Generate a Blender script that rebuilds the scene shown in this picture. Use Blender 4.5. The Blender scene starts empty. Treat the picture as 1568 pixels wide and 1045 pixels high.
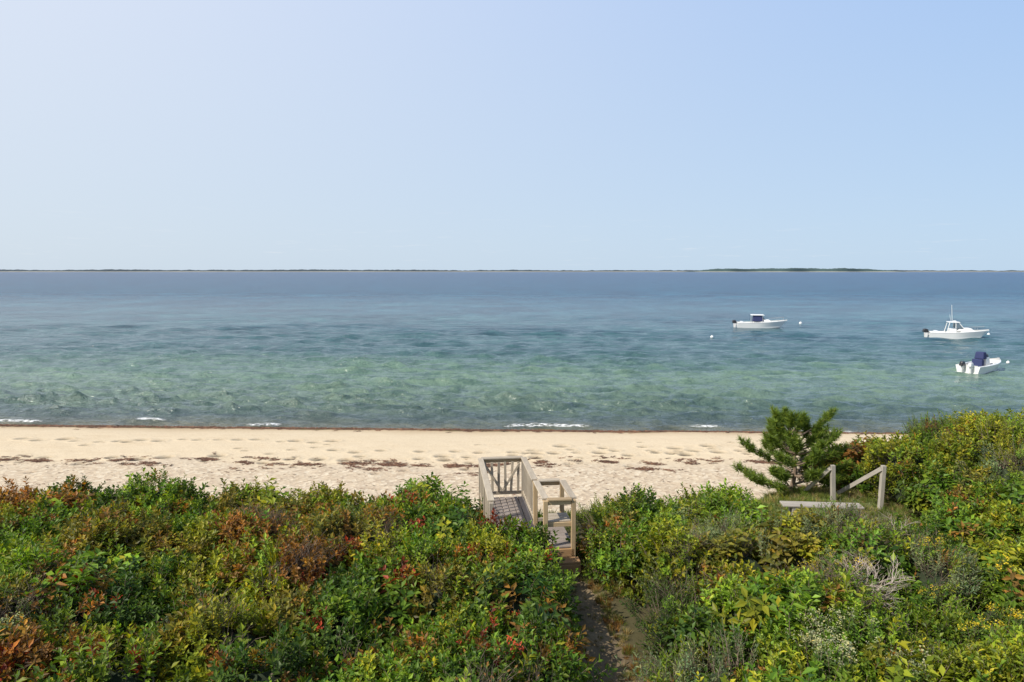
import bpy, math, random
import numpy as np
from mathutils import Vector, Matrix, Euler, noise as mn
random.seed(4); rng=np.random.default_rng(7)
scene=bpy.context.scene
scene.view_settings.view_transform='Standard'; scene.view_settings.look='None'; scene.view_settings.exposure=0; scene.view_settings.gamma=1
SUN_AZ=math.radians(-118); SUN_EL=math.radians(44)

# ---------------------------------------------------------------- helpers
def link(o,parent=None):
    scene.collection.objects.link(o)
    if parent: o.parent=parent
    return o
def empty(name,loc=(0,0,0),rz=0):
    o=bpy.data.objects.new(name,None); o.location=loc; o.rotation_euler=(0,0,rz); return link(o)
def meshobj(name,verts,faces,mats=(),parent=None,smooth=False,midx=None,dolink=True):
    me=bpy.data.meshes.new(name); me.from_pydata([tuple(v) for v in verts],[],[tuple(f) for f in faces]); 
    for m in mats: me.materials.append(m)
    if midx is not None: me.polygons.foreach_set('material_index',list(midx))
    if smooth: me.polygons.foreach_set('use_smooth',[True]*len(me.polygons))
    me.update()
    o=bpy.data.objects.new(name,me)
    if dolink: link(o,parent)
    return o
def nt(mat):
    mat.use_nodes=True; t=mat.node_tree; t.nodes.clear(); return t
class N:
    def __init__(s,t): s.t=t
    def add(s,k,**kw):
        n=s.t.nodes.new(k)
        for a,b in kw.items(): setattr(n,a,b)
        return n
    def l(s,a,b): s.t.links.new(a,b)
    def val(s,inp,v):
        if isinstance(v,bpy.types.NodeSocket): s.l(v,inp)
        else: inp.default_value=v
    def math(s,op,a,b=0.0,clamp=False):
        n=s.add('ShaderNodeMath',operation=op,use_clamp=clamp); s.val(n.inputs[0],a); s.val(n.inputs[1],b); return n.outputs[0]
    def mix(s,f,a,b,mode='MIX'):
        n=s.add('ShaderNodeMix',data_type='RGBA',blend_type=mode); s.val(n.inputs[0],f); s.val(n.inputs[6],a); s.val(n.inputs[7],b); return n.outputs[2]
    def noise(s,vec,scale,detail=4,rough=.55,dist=0):
        n=s.add('ShaderNodeTexNoise'); n.inputs['Scale'].default_value=scale; n.inputs['Detail'].default_value=detail
        n.inputs['Roughness'].default_value=rough; n.inputs['Distortion'].default_value=dist
        if vec is not None: s.l(vec,n.inputs['Vector'])
        return n.outputs['Fac']
    def ramp(s,f,stops,interp='LINEAR'):
        n=s.add('ShaderNodeValToRGB'); cr=n.color_ramp; cr.interpolation=interp
        while len(cr.elements)<len(stops): cr.elements.new(.5)
        for e,(p,c) in zip(cr.elements,stops):
            e.position=p; e.color=(*c,1) if len(c)==3 else c
        s.l(f,n.inputs[0]); return n.outputs[0]
    def mapr(s,v,a,b,c=0,d=1):
        n=s.add('ShaderNodeMapRange'); s.val(n.inputs[0],v)
        for i,x in enumerate((a,b,c,d)): n.inputs[i+1].default_value=x
        return n.outputs[0]
    def mapping(s,vec,scale=(1,1,1),rot=(0,0,0),loc=(0,0,0)):
        n=s.add('ShaderNodeMapping'); s.l(vec,n.inputs[0]); n.inputs['Scale'].default_value=scale; n.inputs['Rotation'].default_value=rot; n.inputs['Location'].default_value=loc; return n.outputs[0]
    def bump(s,h,strength,dist):
        n=s.add('ShaderNodeBump'); n.inputs['Strength'].default_value=strength; n.inputs['Distance'].default_value=dist; s.l(h,n.inputs['Height']); return n.outputs[0]
def C(*a): return (*a,1)
def simple(name,col,rough=.5,var=.12,scale=8,bump=0,metal=0,spec=None):
    m=bpy.data.materials.new(name); g=N(nt(m)); o=g.add('ShaderNodeOutputMaterial'); p=g.add('ShaderNodeBsdfPrincipled')
    tc=g.add('ShaderNodeTexCoord').outputs['Object']; nz=g.noise(tc,scale,5)
    c=g.mix(nz,C(*[x*(1-var) for x in col]),C(*[min(1,x*(1+var)) for x in col]))
    g.l(c,p.inputs['Base Color']); p.inputs['Roughness'].default_value=rough; p.inputs['Metallic'].default_value=metal
    if bump: g.l(g.bump(nz,bump,.02),p.inputs['Normal'])
    g.l(p.outputs[0],o.inputs[0]); return m
def wood(name,c1,c2,axis=(14,14,1.2)):
    m=bpy.data.materials.new(name); g=N(nt(m)); o=g.add('ShaderNodeOutputMaterial'); p=g.add('ShaderNodeBsdfPrincipled')
    tc=g.add('ShaderNodeTexCoord').outputs['Object']
    oi=g.add('ShaderNodeObjectInfo').outputs['Random']
    nz=g.noise(g.mapping(tc,axis),2.2,6,.65,.4); n2=g.noise(tc,2.5,3)
    c=g.ramp(nz,[(.3,c1),(.7,c2)]); c=g.mix(g.mapr(n2,.3,.75,0,.45),c,C(*[x*.6 for x in c1]))
    c=g.mix(1,c,g.ramp(oi,[(0,(.78,.76,.74)),(1,(1.12,1.10,1.06))]),'MULTIPLY')
    g.l(c,p.inputs['Base Color']); p.inputs['Roughness'].default_value=.8
    g.l(g.bump(nz,.4,.01),p.inputs['Normal']); g.l(p.outputs[0],o.inputs[0]); return m

# ---------------------------------------------------------------- world, sun, camera
w=bpy.data.worlds.new("World"); scene.world=w; w.use_nodes=True; t=w.node_tree; t.nodes.clear(); g=N(t)
out=g.add('ShaderNodeOutputWorld'); bg=g.add('ShaderNodeBackground')
sky=g.add('ShaderNodeTexSky'); sky.sky_type='NISHITA'; sky.sun_disc=False; sky.sun_elevation=SUN_EL; sky.sun_rotation=SUN_AZ%(2*math.pi)
sky.altitude=0; sky.air_density=1.0; sky.dust_density=1.0; sky.ozone_density=2.5
tc=g.add('ShaderNodeTexCoord').outputs['Generated']; sp=g.add('ShaderNodeSeparateXYZ'); g.l(tc,sp.inputs[0])
# humid summer haze: pale low down, whiter toward the sun side, bluer opposite
el=g.mapr(sp.outputs[2],0,.38,0,1)
side=g.mapr(sp.outputs[0],-.66,.62,0,1)
low=g.mix(side,C(6.8,7.8,8.8),C(5.5,7.2,9.0))
mid=g.mix(side,C(8.1,8.7,10.0),C(3.9,5.9,9.5))
haze=g.mix(el,low,mid)
hw=g.mapr(sp.outputs[2],.42,.75,.9,.15)
col=g.mix(hw,sky.outputs[0],haze)
wisp=g.noise(g.mapping(tc,(5,5,60)),3,5,.6); wm=g.math('MULTIPLY',g.mapr(wisp,.60,.8,0,.4),g.mapr(sp.outputs[2],.10,.03,0,1))
wm=g.math('MULTIPLY',wm,g.mapr(sp.outputs[2],.0,.02,0,1))
col=g.mix(wm,col,C(8.6,8.9,9.2))
g.l(col,bg.inputs[0]); bg.inputs[1].default_value=.1; g.l(bg.outputs[0],out.inputs[0])
S=Vector((math.sin(SUN_AZ)*math.cos(SUN_EL),math.cos(SUN_AZ)*math.cos(SUN_EL),math.sin(SUN_EL)))
ld=bpy.data.lights.new('sun','SUN'); ld.energy=5; ld.angle=math.radians(.6); ld.color=(1,.94,.84)
lo=bpy.data.objects.new('sun',ld); lo.rotation_euler=S.to_track_quat('Z','Y').to_euler(); lo.location=(-20,0,30); link(lo)
cd=bpy.data.cameras.new('camera'); cd.lens=24; cd.sensor_width=36; cd.clip_end=60000; cd.clip_start=.1
co=bpy.data.objects.new('camera',cd); co.location=(0,0,8); co.rotation_euler=(math.radians(90-5.87),0,0); link(co); scene.camera=co

# ---------------------------------------------------------------- terrain
def sst(a,b,x):
    t=np.clip((x-a)/(b-a),0,1); return t*t*(3-2*t)
def edge(x): return 15.1+2.1*sst(4.5,8,x)+.25*np.sin(x*.9)
def wl(x): return 33.7-.045*x
def sn(x,y,seed=0):
    return (np.sin(x*1.3+seed)*np.cos(y*1.7+seed*2)+np.sin(x*.63-y*.9+seed*3)+.5*np.sin(x*2.9+y*2.3+seed))/2.5
def pathx(y): return 1.3-.28*sst(11.3,12.6,y)+.05*np.sin(y*1.5)
def ground_z(x,y):
    x=np.asarray(x,float); y=np.asarray(y,float); e=edge(x); w_=wl(x)
    top=2.2+.06*sn(x,y,1)
    b0=e+3.0
    u=np.clip((y-b0)/(w_-b0),0,1)
    beach=1.28-.42*u-.86*u**4+ .02*sn(x*2,y*2,3)*(1-u)
    beach=np.where(y>w_,-(y-w_)*.09,beach)
    beach=np.maximum(beach,-4)
    s=sst(e,b0,y)
    return top*(1-s)+beach*s
def axis(lo,hi,st,l2,h2,gf=1.25):
    a=list(np.arange(lo,hi,st)); s=st; v=a[-1]
    while v<h2: s*=gf; v+=s; a.append(v)
    s=st; v=a[0]; pre=[]
    while v>l2: s*=gf; v-=s; pre.append(v)
    return np.array(pre[::-1]+a)
X=axis(-30,32,.09,-900,900); Y=np.concatenate([axis(5,16,.14,-200,15.9)[:-1],np.arange(16.05,36,.06),36+np.cumsum(1.0*1.2**np.arange(14))])
Y=np.unique(Y)
GX,GY=np.meshgrid(X,Y); GZ=ground_z(GX,GY)
soil=np.array([.085,.075,.035]); sand=np.array([.70,.575,.40]); shell=np.array([.60,.50,.37]); wet=np.array([.17,.13,.05])
def wrk(x): return 23.9-.02*x+.35*np.sin(x*.35)+.2*np.sin(x*.9)
e=edge(GX); u=(GY-e); s=sst(1.2,2.6,u+.5*sn(GX*2,GY*2,5))[...,None]
col=soil*(1-s)+shell*s
d=wl(GX)-GY
wr=wrk(GX)
s=sst(wr-.8,wr+.5,GY+.35*sn(GX,GY*2,2))[...,None]; col=col*(1-s)+sand*s
s=sst(4.2,1.6,d+.35*np.sin(GX*.5)+.15*np.sin(GX*1.7))[...,None]; col=col*(1-.25*s*np.array([.8,1,1.25]))
s=sst(2.1,1.2,d+.25*np.sin(GX*.8)+.12*np.sin(GX*2.7)+.06*np.sin(GX*7))[...,None]; col=col*(1-s)+wet*s
s=(sst(.6,.3,np.abs(GX-pathx(GY)))*sst(13.2,12.6,GY))[...,None]; pn_=(.75+.3*sn(GX*5,GY*5,2))[...,None]; col=col*(1-s)+np.array([.27,.205,.125])*pn_*s
lw=(sst(5.4,6.2,GX)*sst(9.5,8.6,GX)*sst(13.8,14.6,GY)*sst(18.2,17.4,GY))[...,None]; col=col*(1-lw)+np.array([.14,.17,.055])*lw
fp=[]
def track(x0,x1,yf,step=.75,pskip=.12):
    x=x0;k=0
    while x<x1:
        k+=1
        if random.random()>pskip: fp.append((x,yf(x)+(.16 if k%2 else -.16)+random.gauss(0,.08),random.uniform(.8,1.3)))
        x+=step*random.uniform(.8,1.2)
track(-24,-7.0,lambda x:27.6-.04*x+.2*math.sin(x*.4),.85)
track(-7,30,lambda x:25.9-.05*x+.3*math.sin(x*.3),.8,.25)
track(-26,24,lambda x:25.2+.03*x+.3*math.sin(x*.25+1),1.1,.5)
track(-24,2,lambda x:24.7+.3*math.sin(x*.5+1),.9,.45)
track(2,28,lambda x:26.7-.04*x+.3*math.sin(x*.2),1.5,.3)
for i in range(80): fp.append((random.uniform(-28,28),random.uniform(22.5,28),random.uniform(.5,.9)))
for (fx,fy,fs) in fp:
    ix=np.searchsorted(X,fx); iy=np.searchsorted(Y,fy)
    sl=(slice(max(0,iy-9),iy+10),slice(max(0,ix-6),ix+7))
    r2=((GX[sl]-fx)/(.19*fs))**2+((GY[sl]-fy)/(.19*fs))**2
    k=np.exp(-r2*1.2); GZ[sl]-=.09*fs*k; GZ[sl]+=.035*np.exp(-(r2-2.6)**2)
    col[sl]*=(1-.78*np.clip(k*1.5,0,1))[...,None]  # shade of the dents painted into the sand colour
nx,ny=len(X),len(Y)
V=np.stack([GX.ravel(),GY.ravel(),GZ.ravel()],1)
def gridfaces(nx,ny):
    idx=np.arange(nx*ny).reshape(ny,nx)
    return np.stack([idx[:-1,:-1].ravel(),idx[:-1,1:].ravel(),idx[1:,1:].ravel(),idx[1:,:-1].ravel()],1)
F=gridfaces(nx,ny)
def fastmesh(name,V,F):
    me=bpy.data.meshes.new(name); n=len(F); k=F.shape[1]
    me.vertices.add(len(V)); me.vertices.foreach_set('co',V.astype(np.float32).ravel())
    me.loops.add(n*k); me.loops.foreach_set('vertex_index',F.astype(np.int32).ravel())
    me.polygons.add(n); me.polygons.foreach_set('loop_start',np.arange(n,dtype=np.int32)*k)
    me.update(calc_edges=True); me.polygons.foreach_set('use_smooth',np.ones(n,bool)); return me
me=fastmesh('ground',V,F)
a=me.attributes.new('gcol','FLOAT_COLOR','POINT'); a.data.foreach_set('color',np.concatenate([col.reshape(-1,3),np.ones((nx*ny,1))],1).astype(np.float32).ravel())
a=me.attributes.new('peb','FLOAT','POINT')
peb=(sst(1.4,3.0,GY-edge(GX))*sst(wr+.6,wr-1.2,GY))
a.data.foreach_set('value',peb.astype(np.float32).ravel())
m=bpy.data.materials.new('sand_and_soil'); g=N(nt(m)); o=g.add('ShaderNodeOutputMaterial'); p=g.add('ShaderNodeBsdfPrincipled')
pos=g.add('ShaderNodeNewGeometry').outputs['Position']
gc=g.add('ShaderNodeAttribute',attribute_name='gcol').outputs['Color']; pb=g.add('ShaderNodeAttribute',attribute_name='peb').outputs['Fac']
n1=g.noise(pos,1.1,6,.6); n2=g.noise(pos,9,5,.75); n3=g.noise(g.mapping(pos,(.35,1.9,1)),1.5,4,.6)
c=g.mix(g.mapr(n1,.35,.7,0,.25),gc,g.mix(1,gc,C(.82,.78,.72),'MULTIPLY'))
c=g.mix(g.mapr(n3,.5,.68,0,.35),c,g.mix(1,c,C(.88,.82,.74),'MULTIPLY'))
c=g.mix(g.mapr(n2,.5,.75,0,.8),c,g.mix(1,c,C(.76,.70,.62),'MULTIPLY'))
vo=g.add('ShaderNodeTexVoronoi'); vo.inputs['Scale'].default_value=8; g.l(pos,vo.inputs['Vector'])
bw=g.add('ShaderNodeRGBToBW'); g.l(vo.outputs['Color'],bw.inputs[0])
pc=g.ramp(bw.outputs[0],[(.2,(.33,.25,.18)),(.35,(.50,.41,.31)),(.6,(.62,.51,.38)),(.8,(.78,.69,.56))])
pf=g.math('MULTIPLY',pb,g.mapr(g.noise(pos,3,4,.6),.3,.6,.35,.85)); 
c=g.mix(g.math('MULTIPLY',pf,.7),c,g.mix(.35,pc,g.mix(1,pc,gc,'OVERLAY')))
g.l(c,p.inputs['Base Color']); p.inputs['Roughness'].default_value=.95; p.inputs['Specular IOR Level'].default_value=.2
g.l(g.bump(g.math('ADD',n2,g.math('MULTIPLY',vo.outputs['Distance'],pf)),.5,.04),p.inputs['Normal']); g.l(p.outputs[0],o.inputs[0])
me.materials.append(m); link(bpy.data.objects.new('ground',me))

# ---------------------------------------------------------------- water: one sheet with real wave relief
ang=np.concatenate([-np.tan(np.linspace(1.54,.80,30))[:-1] ,np.linspace(-1.02,1.02,1100),np.tan(np.linspace(.80,1.54,30))[1:]])
ds=[-3.0]
while ds[-1]<8: ds.append(ds[-1]+.10)
while ds[-1]<26000:
    y_=ds[-1]+33.7; ds.append(ds[-1]+max(.11,min(y_*y_*.00009,y_*.06)))
ds=np.array(ds); A=ang[None,:]*(ds[:,None]+33.7); Bd=np.repeat(ds[:,None],len(ang),1)
rowstep=np.gradient(ds)[:,None]; colstep=(np.gradient(ang)[None,:]*(ds[:,None]+33.7))
yy=Bd+wl(np.clip(A,-150,150))
zz=np.zeros_like(A); foam=np.zeros_like(A)
r1c=.95+.35*np.sin(A*.23)+.25*np.sin(A*.61+1)
amp=.11*np.clip(.45+.8*np.sin(A*.33+.8)*np.sin(A*.113+2.3)+.35*np.sin(A*.9)+.25*np.sin(A*1.9+1),0.15,1.2)
near=(np.abs(A)<90)
shore=np.zeros_like(A)
shore+=near*amp*np.exp(-((Bd-r1c)/.28)**2)
fo=sst(.55,1.1,amp/.11)*np.exp(-((Bd-r1c+.15)/.12)**2); foam+=near*fo
r2c=3.2+.5*np.sin(A*.19+2)+.2*np.sin(A*.7); shore+=near*.10*np.exp(-((Bd-r2c)/.4)**2)*(.6+.4*np.sin(A*.4))
r3c=5.6+.6*np.sin(A*.14+1); shore+=near*.08*np.exp(-((Bd-r3c)/.5)**2)*(.6+.4*np.sin(A*.31+1))
r4c=8.6+.8*np.sin(A*.11+3); shore+=near*.06*np.exp(-((Bd-r4c)/.6)**2)*(.5+.5*np.sin(A*.27))
foam+=near*.7*np.exp(-((Bd-.05-.12*np.sin(A*1.1)-.1*np.sin(A*.37))/.07)**2)*(.3+.7*np.sin(A*.8)**2)
wr_=np.random.default_rng(3)
nW=80; lam=np.exp(wr_.uniform(np.log(.5),np.log(5.0),nW)); wnd=-math.pi/2-.25
xs=A+.6*np.sin(yy*.21)+.5*np.sin(A*.17+yy*.11)
for k in range(nW):
    th=wnd+wr_.normal(0,.36); kk=2*math.pi/lam[k]; ph=wr_.uniform(0,6.28)
    a_=.0155*lam[k]/ (1+ (lam[k]/2.6)**2)
    fade=np.clip((lam[k]/np.maximum(rowstep,1e-3)-2.2)/2.5,0,1)*np.clip((lam[k]/np.maximum(colstep,1e-3)-2.0)/3,0,1)
    if fade.max()<=0: continue
    zz+=a_*fade*np.sin(kk*(math.cos(th)*xs+math.sin(th)*yy)+ph)
gust=.85+.3*np.sin(A*.05+yy*.09+1)*np.sin(A*.021-yy*.05)+.2*np.sin(yy*.23+A*.03)
zz*=np.clip(gust,.4,1.3)*(sst(-.5,9,Bd)*.8+.2*sst(-.2,1,Bd))
zz=zz+2.0*np.maximum(zz,0)**2+shore
Vw=np.stack([A.ravel(),yy.ravel(),zz.ravel()],1)
me=fastmesh('sea_water',Vw,gridfaces(len(ang),len(ds)))
a=me.attributes.new('foam','FLOAT','POINT'); a.data.foreach_set('value',foam.astype(np.float32).ravel())
m=bpy.data.materials.new('sea_water'); g=N(nt(m)); o=g.add('ShaderNodeOutputMaterial'); p=g.add('ShaderNodeBsdfPrincipled')
pos=g.add('ShaderNodeNewGeometry').outputs['Position']; sp=g.add('ShaderNodeSeparateXYZ'); g.l(pos,sp.inputs[0])
dd=g.math('ADD',sp.outputs[1],g.math('MULTIPLY',sp.outputs[0],.045)); dd=g.math('SUBTRACT',dd,33.7)
wob=g.noise(g.mapping(pos,(.02,.05,1)),1,4,.6); 
lg=g.math('LOGARITHM',g.math('MAXIMUM',g.math('ADD',dd,2),1.0),10)
lg=g.math('ADD',lg,g.math('MULTIPLY',g.math('SUBTRACT',wob,.5),.35))
lgn=g.mapr(lg,.2,3.6,0,1)
cw=g.ramp(lgn,[(0,(.22,.18,.10)),(.06,(.14,.14,.095)),(.15,(.085,.12,.105)),(.24,(.13,.19,.145)),(.33,(.165,.25,.18)),(.39,(.075,.15,.145)),(.50,(.04,.13,.155)),(.62,(.012,.095,.165)),(.85,(.003,.06,.155))])
pa=g.noise(g.mapping(pos,(.02,.07,1)),1,5,.65); cw=g.mix(g.mapr(pa,.47,.60,0,.5),cw,g.mix(1,cw,C(.62,.72,.85),'MULTIPLY'))
h1=g.noise(g.mapping(pos,(1.0,1.6,1)),1.6,4,.6,.3); h2=g.noise(g.mapping(pos,(.35,.7,1),(0,0,.15)),1,5,.65,.3)
fr=g.noise(g.mapping(pos,(.40,.60,1),(0,0,.08)),1.0,6,.7,.2)
cw=g.mix(g.mapr(fr,.53,.42,0,.7),cw,g.mix(1,cw,C(.45,.54,.62),'MULTIPLY'))  # dark wave faces painted into the water colour
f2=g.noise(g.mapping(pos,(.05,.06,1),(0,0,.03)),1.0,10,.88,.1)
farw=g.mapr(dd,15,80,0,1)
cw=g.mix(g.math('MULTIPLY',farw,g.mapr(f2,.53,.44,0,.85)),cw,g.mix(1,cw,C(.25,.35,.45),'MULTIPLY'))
cw=g.mix(g.math('MULTIPLY',farw,g.mapr(f2,.52,.60,0,.8)),cw,g.mix(1,cw,C(2.2,1.7,1.4),'MULTIPLY'))  # far chop likewise: dark and bright flecks painted into the colour
fo=g.add('ShaderNodeAttribute',attribute_name='foam').outputs['Fac']
fn=g.noise(g.mapping(pos,(1.2,3.5,1)),3,5,.7); ff=g.math('MULTIPLY',g.mapr(fo,.2,.7,0,1),g.mapr(fn,.44,.58,0,1),True)
cw=g.mix(ff,cw,C(.85,.86,.86))
g.l(cw,p.inputs['Base Color']); ro=g.mapr(dd,40,200,.10,.28); g.l(g.math('ADD',ro,g.math('MULTIPLY',ff,.6)),p.inputs['Roughness']); p.inputs['IOR'].default_value=1.33
g.l(g.bump(g.math('ADD',g.math('MULTIPLY',h1,.18),g.math('MULTIPLY',h2,.42)),1.0,1.0),p.inputs['Normal']); g.l(p.outputs[0],o.inputs[0])
me.materials.append(m); link(bpy.data.objects.new('sea_water',me))

# ---------------------------------------------------------------- distant land
def ridge(name,x0,x1,y,hf,mat,n=400,depth=300):
    vs=[];fs=[]
    for i in range(n+1):
        x=x0+(x1-x0)*i/n; h=max(.2,hf(x,i/n)); yy=y+40*math.sin(i*.05)
        vs+=[(x,yy,-.5),(x,yy+4,min(h*.3,3.0)),(x,yy+20,h*.85),(x,yy+60,h),(x,yy+depth,-1)]
    for i in range(n):
        for k in range(4): fs.append((i*5+k,(i+1)*5+k,(i+1)*5+k+1,i*5+k+1))
    mi=[0 if k==0 else 1 for i in range(n) for k in range(4)]
    return meshobj(name,vs,fs,mat,midx=mi)
m_ds=simple('distant_sand',(.40,.37,.30),.9,.3,.02); m_dt=simple('distant_trees',(.055,.075,.09),.95,.4,.03); m_dt2=simple('distant_green',(.05,.085,.085),.95,.4,.02)  # bluish distance haze is mixed into the tree colours
def hn(x,s): return mn.noise(Vector((x*s,1.3,.2)))
ridge('distant_shoreline',-6500,6500,5200,lambda x,f: 12+5*hn(x,.003)+4*hn(x,.02)+3*hn(x,.06)+(4 if x<-500 else 0),(m_ds,m_dt),1400)
def isl(x,f): return (25+5*hn(x,.008)+3*hn(x,.03)+2*hn(x,.09))*min(1,max(0,f*7))*min(1,(1-f)*5)
ridge('distant_island',1230,2780,4800,isl,(m_ds,m_dt2),500)

# ---------------------------------------------------------------- leaves
def leafmat(name,attr=True,fixed=(.06,.12,.02),trans=.35):
    m=bpy.data.materials.new(name); g=N(nt(m)); o=g.add('ShaderNodeOutputMaterial'); p=g.add('ShaderNodeBsdfPrincipled')
    if attr: c=g.add('ShaderNodeAttribute',attribute_type='INSTANCER',attribute_name='tint').outputs['Color']
    else:
        r=g.add('ShaderNodeRGB'); r.outputs[0].default_value=C(*fixed); c=r.outputs[0]
    isl_=g.add('ShaderNodeNewGeometry').outputs['Random Per Island']
    c=g.mix(1,c,g.ramp(isl_,[(0,(.5,.58,.6)),(.5,(1,1,1)),(.9,(1.35,1.25,1.0)),(1,(1.9,1.4,.8))]),'MULTIPLY')
    g.l(c,p.inputs['Base Color']); p.inputs['Roughness'].default_value=.5; p.inputs['Specular IOR Level'].default_value=.3
    tr=g.add('ShaderNodeBsdfTranslucent'); g.l(g.mix(1,c,C(1.4,1.35,.6),'MULTIPLY'),tr.inputs[0])
    mx=g.add('ShaderNodeMixShader'); mx.inputs[0].default_value=trans; g.l(p.outputs[0],mx.inputs[1]); g.l(tr.outputs[0],mx.inputs[2])
    g.l(mx.outputs[0],o.inputs[0]); return m
M_leaf=leafmat('leaf'); M_leafg=leafmat('leaf_green',False,(.12,.19,.035)); M_twig=simple('twig',(.15,.11,.08),.9,.3,5)
def leafgeo(base,dirv,L,W,vs,fs,droop=.15):
    d=Vector(dirv).normalized(); s=d.cross(Vector((0,0,1)))
    if s.length<.05: s=Vector((1,0,0))
    s.normalize(); s=(Matrix.Rotation(random.uniform(-.7,.7),3,d)@s); n=s.cross(d)
    b=Vector(base); i=len(vs)
    vs+=[b,b+d*L*.45+s*W*.5+n*W*.12,b+d*L*.5-n*W*.1,b+d*L*.45-s*W*.5+n*W*.12,b+d*L-Vector((0,0,droop*L))]
    fs+=[(i,i+1,i+2),(i,i+2,i+3),(i+1,i+4,i+2),(i+2,i+4,i+3)]
def twig(p0,p1,r0,r1,vs,fs):
    d=(p1-p0).normalized(); a=d.orthogonal().normalized(); b=d.cross(a); i=len(vs)
    for p_,r in((p0,r0),(p1,r1)):
        for k in range(3):
            an=k*2.094; vs.append(p_+(a*math.cos(an)+b*math.sin(an))*r)
    for k in range(3): fs.append((i+k,i+(k+1)%3,i+3+(k+1)%3,i+3+k))
coll=bpy.data.collections.new('foliage_parts')
def proto(name,lv,lf,tv,tf,mat=M_leaf,ev=(),ef=(),m3=None):
    n=len(lv); n2=n+len(tv)
    vs=list(lv)+list(tv)+list(ev); fs=list(lf)+[tuple(i+n for i in f) for f in tf]+[tuple(i+n2 for i in f) for f in ef]
    mi=[0]*len(lf)+[1]*len(tf)+[2]*len(ef)
    mats=[mat,M_twig]+([m3] if m3 else [])
    o=meshobj(name,vs,fs,mats,midx=mi,dolink=False); coll.objects.link(o); return o
def sprigclump(name,ns,nl,L,W,H,spread,lift=.5):
    lv,lf,tv,tf=[],[],[],[]
    for s in range(ns):
        a=random.uniform(0,6.28); r=spread*math.sqrt(random.random()); b=Vector((r*math.cos(a),r*math.sin(a),-.12))
        top=b+Vector((random.gauss(0,.04)+.25*r*math.cos(a),random.gauss(0,.04)+.25*r*math.sin(a),H*random.uniform(.6,1.3)))
        twig(b,top,.004,.002,tv,tf)
        for k in range(nl):
            f=.25+.75*(k/(nl-1)); q=b.lerp(top,f); an=k*2.4+s
            el=lift+.9*max(0,f-.7)*2+random.gauss(0,.2)
            dv=Vector((math.cos(an)*math.cos(el),math.sin(an)*math.cos(el),math.sin(el)))
            sc=random.uniform(.75,1.2)*(1-.35*max(0,f-.8)*4*.6)
            leafgeo(q,dv,L*sc,W*sc,lv,lf)
    return proto(name,lv,lf,tv,tf)
# 0-3 bayberry, 4-5 broad leaf, 6-7 fine, 8 grass, 9 bare, 10 flower
for i in range(4): sprigclump('leaf_clump_%02d'%i,6,13,.096,.044,.33,.15)
for i in range(4,6): sprigclump('leaf_clump_%02d'%i,4,10,.16,.07,.33,.15,.1)
for i in range(6,8): sprigclump('leaf_clump_%02d'%i,9,15,.065,.017,.34,.14,.7)
lv,lf=[],[]
for k in range(46):
    a=random.uniform(0,6.28); r=.09*random.random(); b=Vector((r*math.cos(a),r*math.sin(a),-.05)); ln=random.uniform(.2,.42)
    dv=Vector((math.cos(a)*random.uniform(.1,.6),math.sin(a)*random.uniform(.1,.6),1)).normalized(); s=dv.cross(Vector((random.gauss(0,1),random.gauss(0,1),0))).normalized()*.005; i=len(lv)
    m1=b+dv*ln*.6; tip=b+dv*ln+Vector((dv.x,dv.y,-.25))*ln*.3
    lv+=[b-s,b+s,m1+s,m1-s,tip]; lf+=[(i,i+1,i+2,i+3),(i+3,i+2,i+4)]
proto('leaf_clump_08',lv,lf,[],[])
lv,lf,tv,tf=[],[],[],[]
for k in range(14):
    b=Vector((random.gauss(0,.05),random.gauss(0,.05),-.15)); q=b
    dv=Vector((random.gauss(0,.5),random.gauss(0,.5),1)).normalized()
    for j in range(4):
        q2=q+dv*random.uniform(.08,.13); twig(q,q2,.005-.001*j,.004-.001*j,tv,tf)
        if j>0:
            d2=(dv+Vector((random.gauss(0,.6),random.gauss(0,.6),.1))).normalized(); twig(q2,q2+d2*.12,.0025,.001,tv,tf)
            if random.random()<.3: leafgeo(q2+d2*.1,d2,.045,.02,lv,lf)
        dv=(dv+Vector((random.gauss(0,.25),random.gauss(0,.25),.05))).normalized(); q=q2
proto('leaf_clump_09',lv,lf,tv,tf)
def flower(name):
    lv,lf,tv,tf,ev,ef=[],[],[],[],[],[]
    for s in range(5):
        b=Vector((random.gauss(0,.09),random.gauss(0,.09),-.1)); top=b+Vector((random.gauss(0,.05),random.gauss(0,.05),random.uniform(.25,.4)))
        twig(b,top,.004,.002,tv,tf)
        for k in range(12):
            q=b.lerp(top,.1+.75*k/12); an=k*2.4; leafgeo(q,(math.cos(an),math.sin(an),.5),.08,.025,ev,ef)
        for k in range(14):
            q=b.lerp(top,random.uniform(.85,1.08)); q=q+Vector((random.gauss(0,.025),random.gauss(0,.025),0)); leafgeo(q,(random.gauss(0,1),random.gauss(0,1),.8),.028,.02,lv,lf)
    proto(name,lv,lf,tv,tf,M_leaf,ev,ef,M_leafg)
flower('leaf_clump_10')

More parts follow.
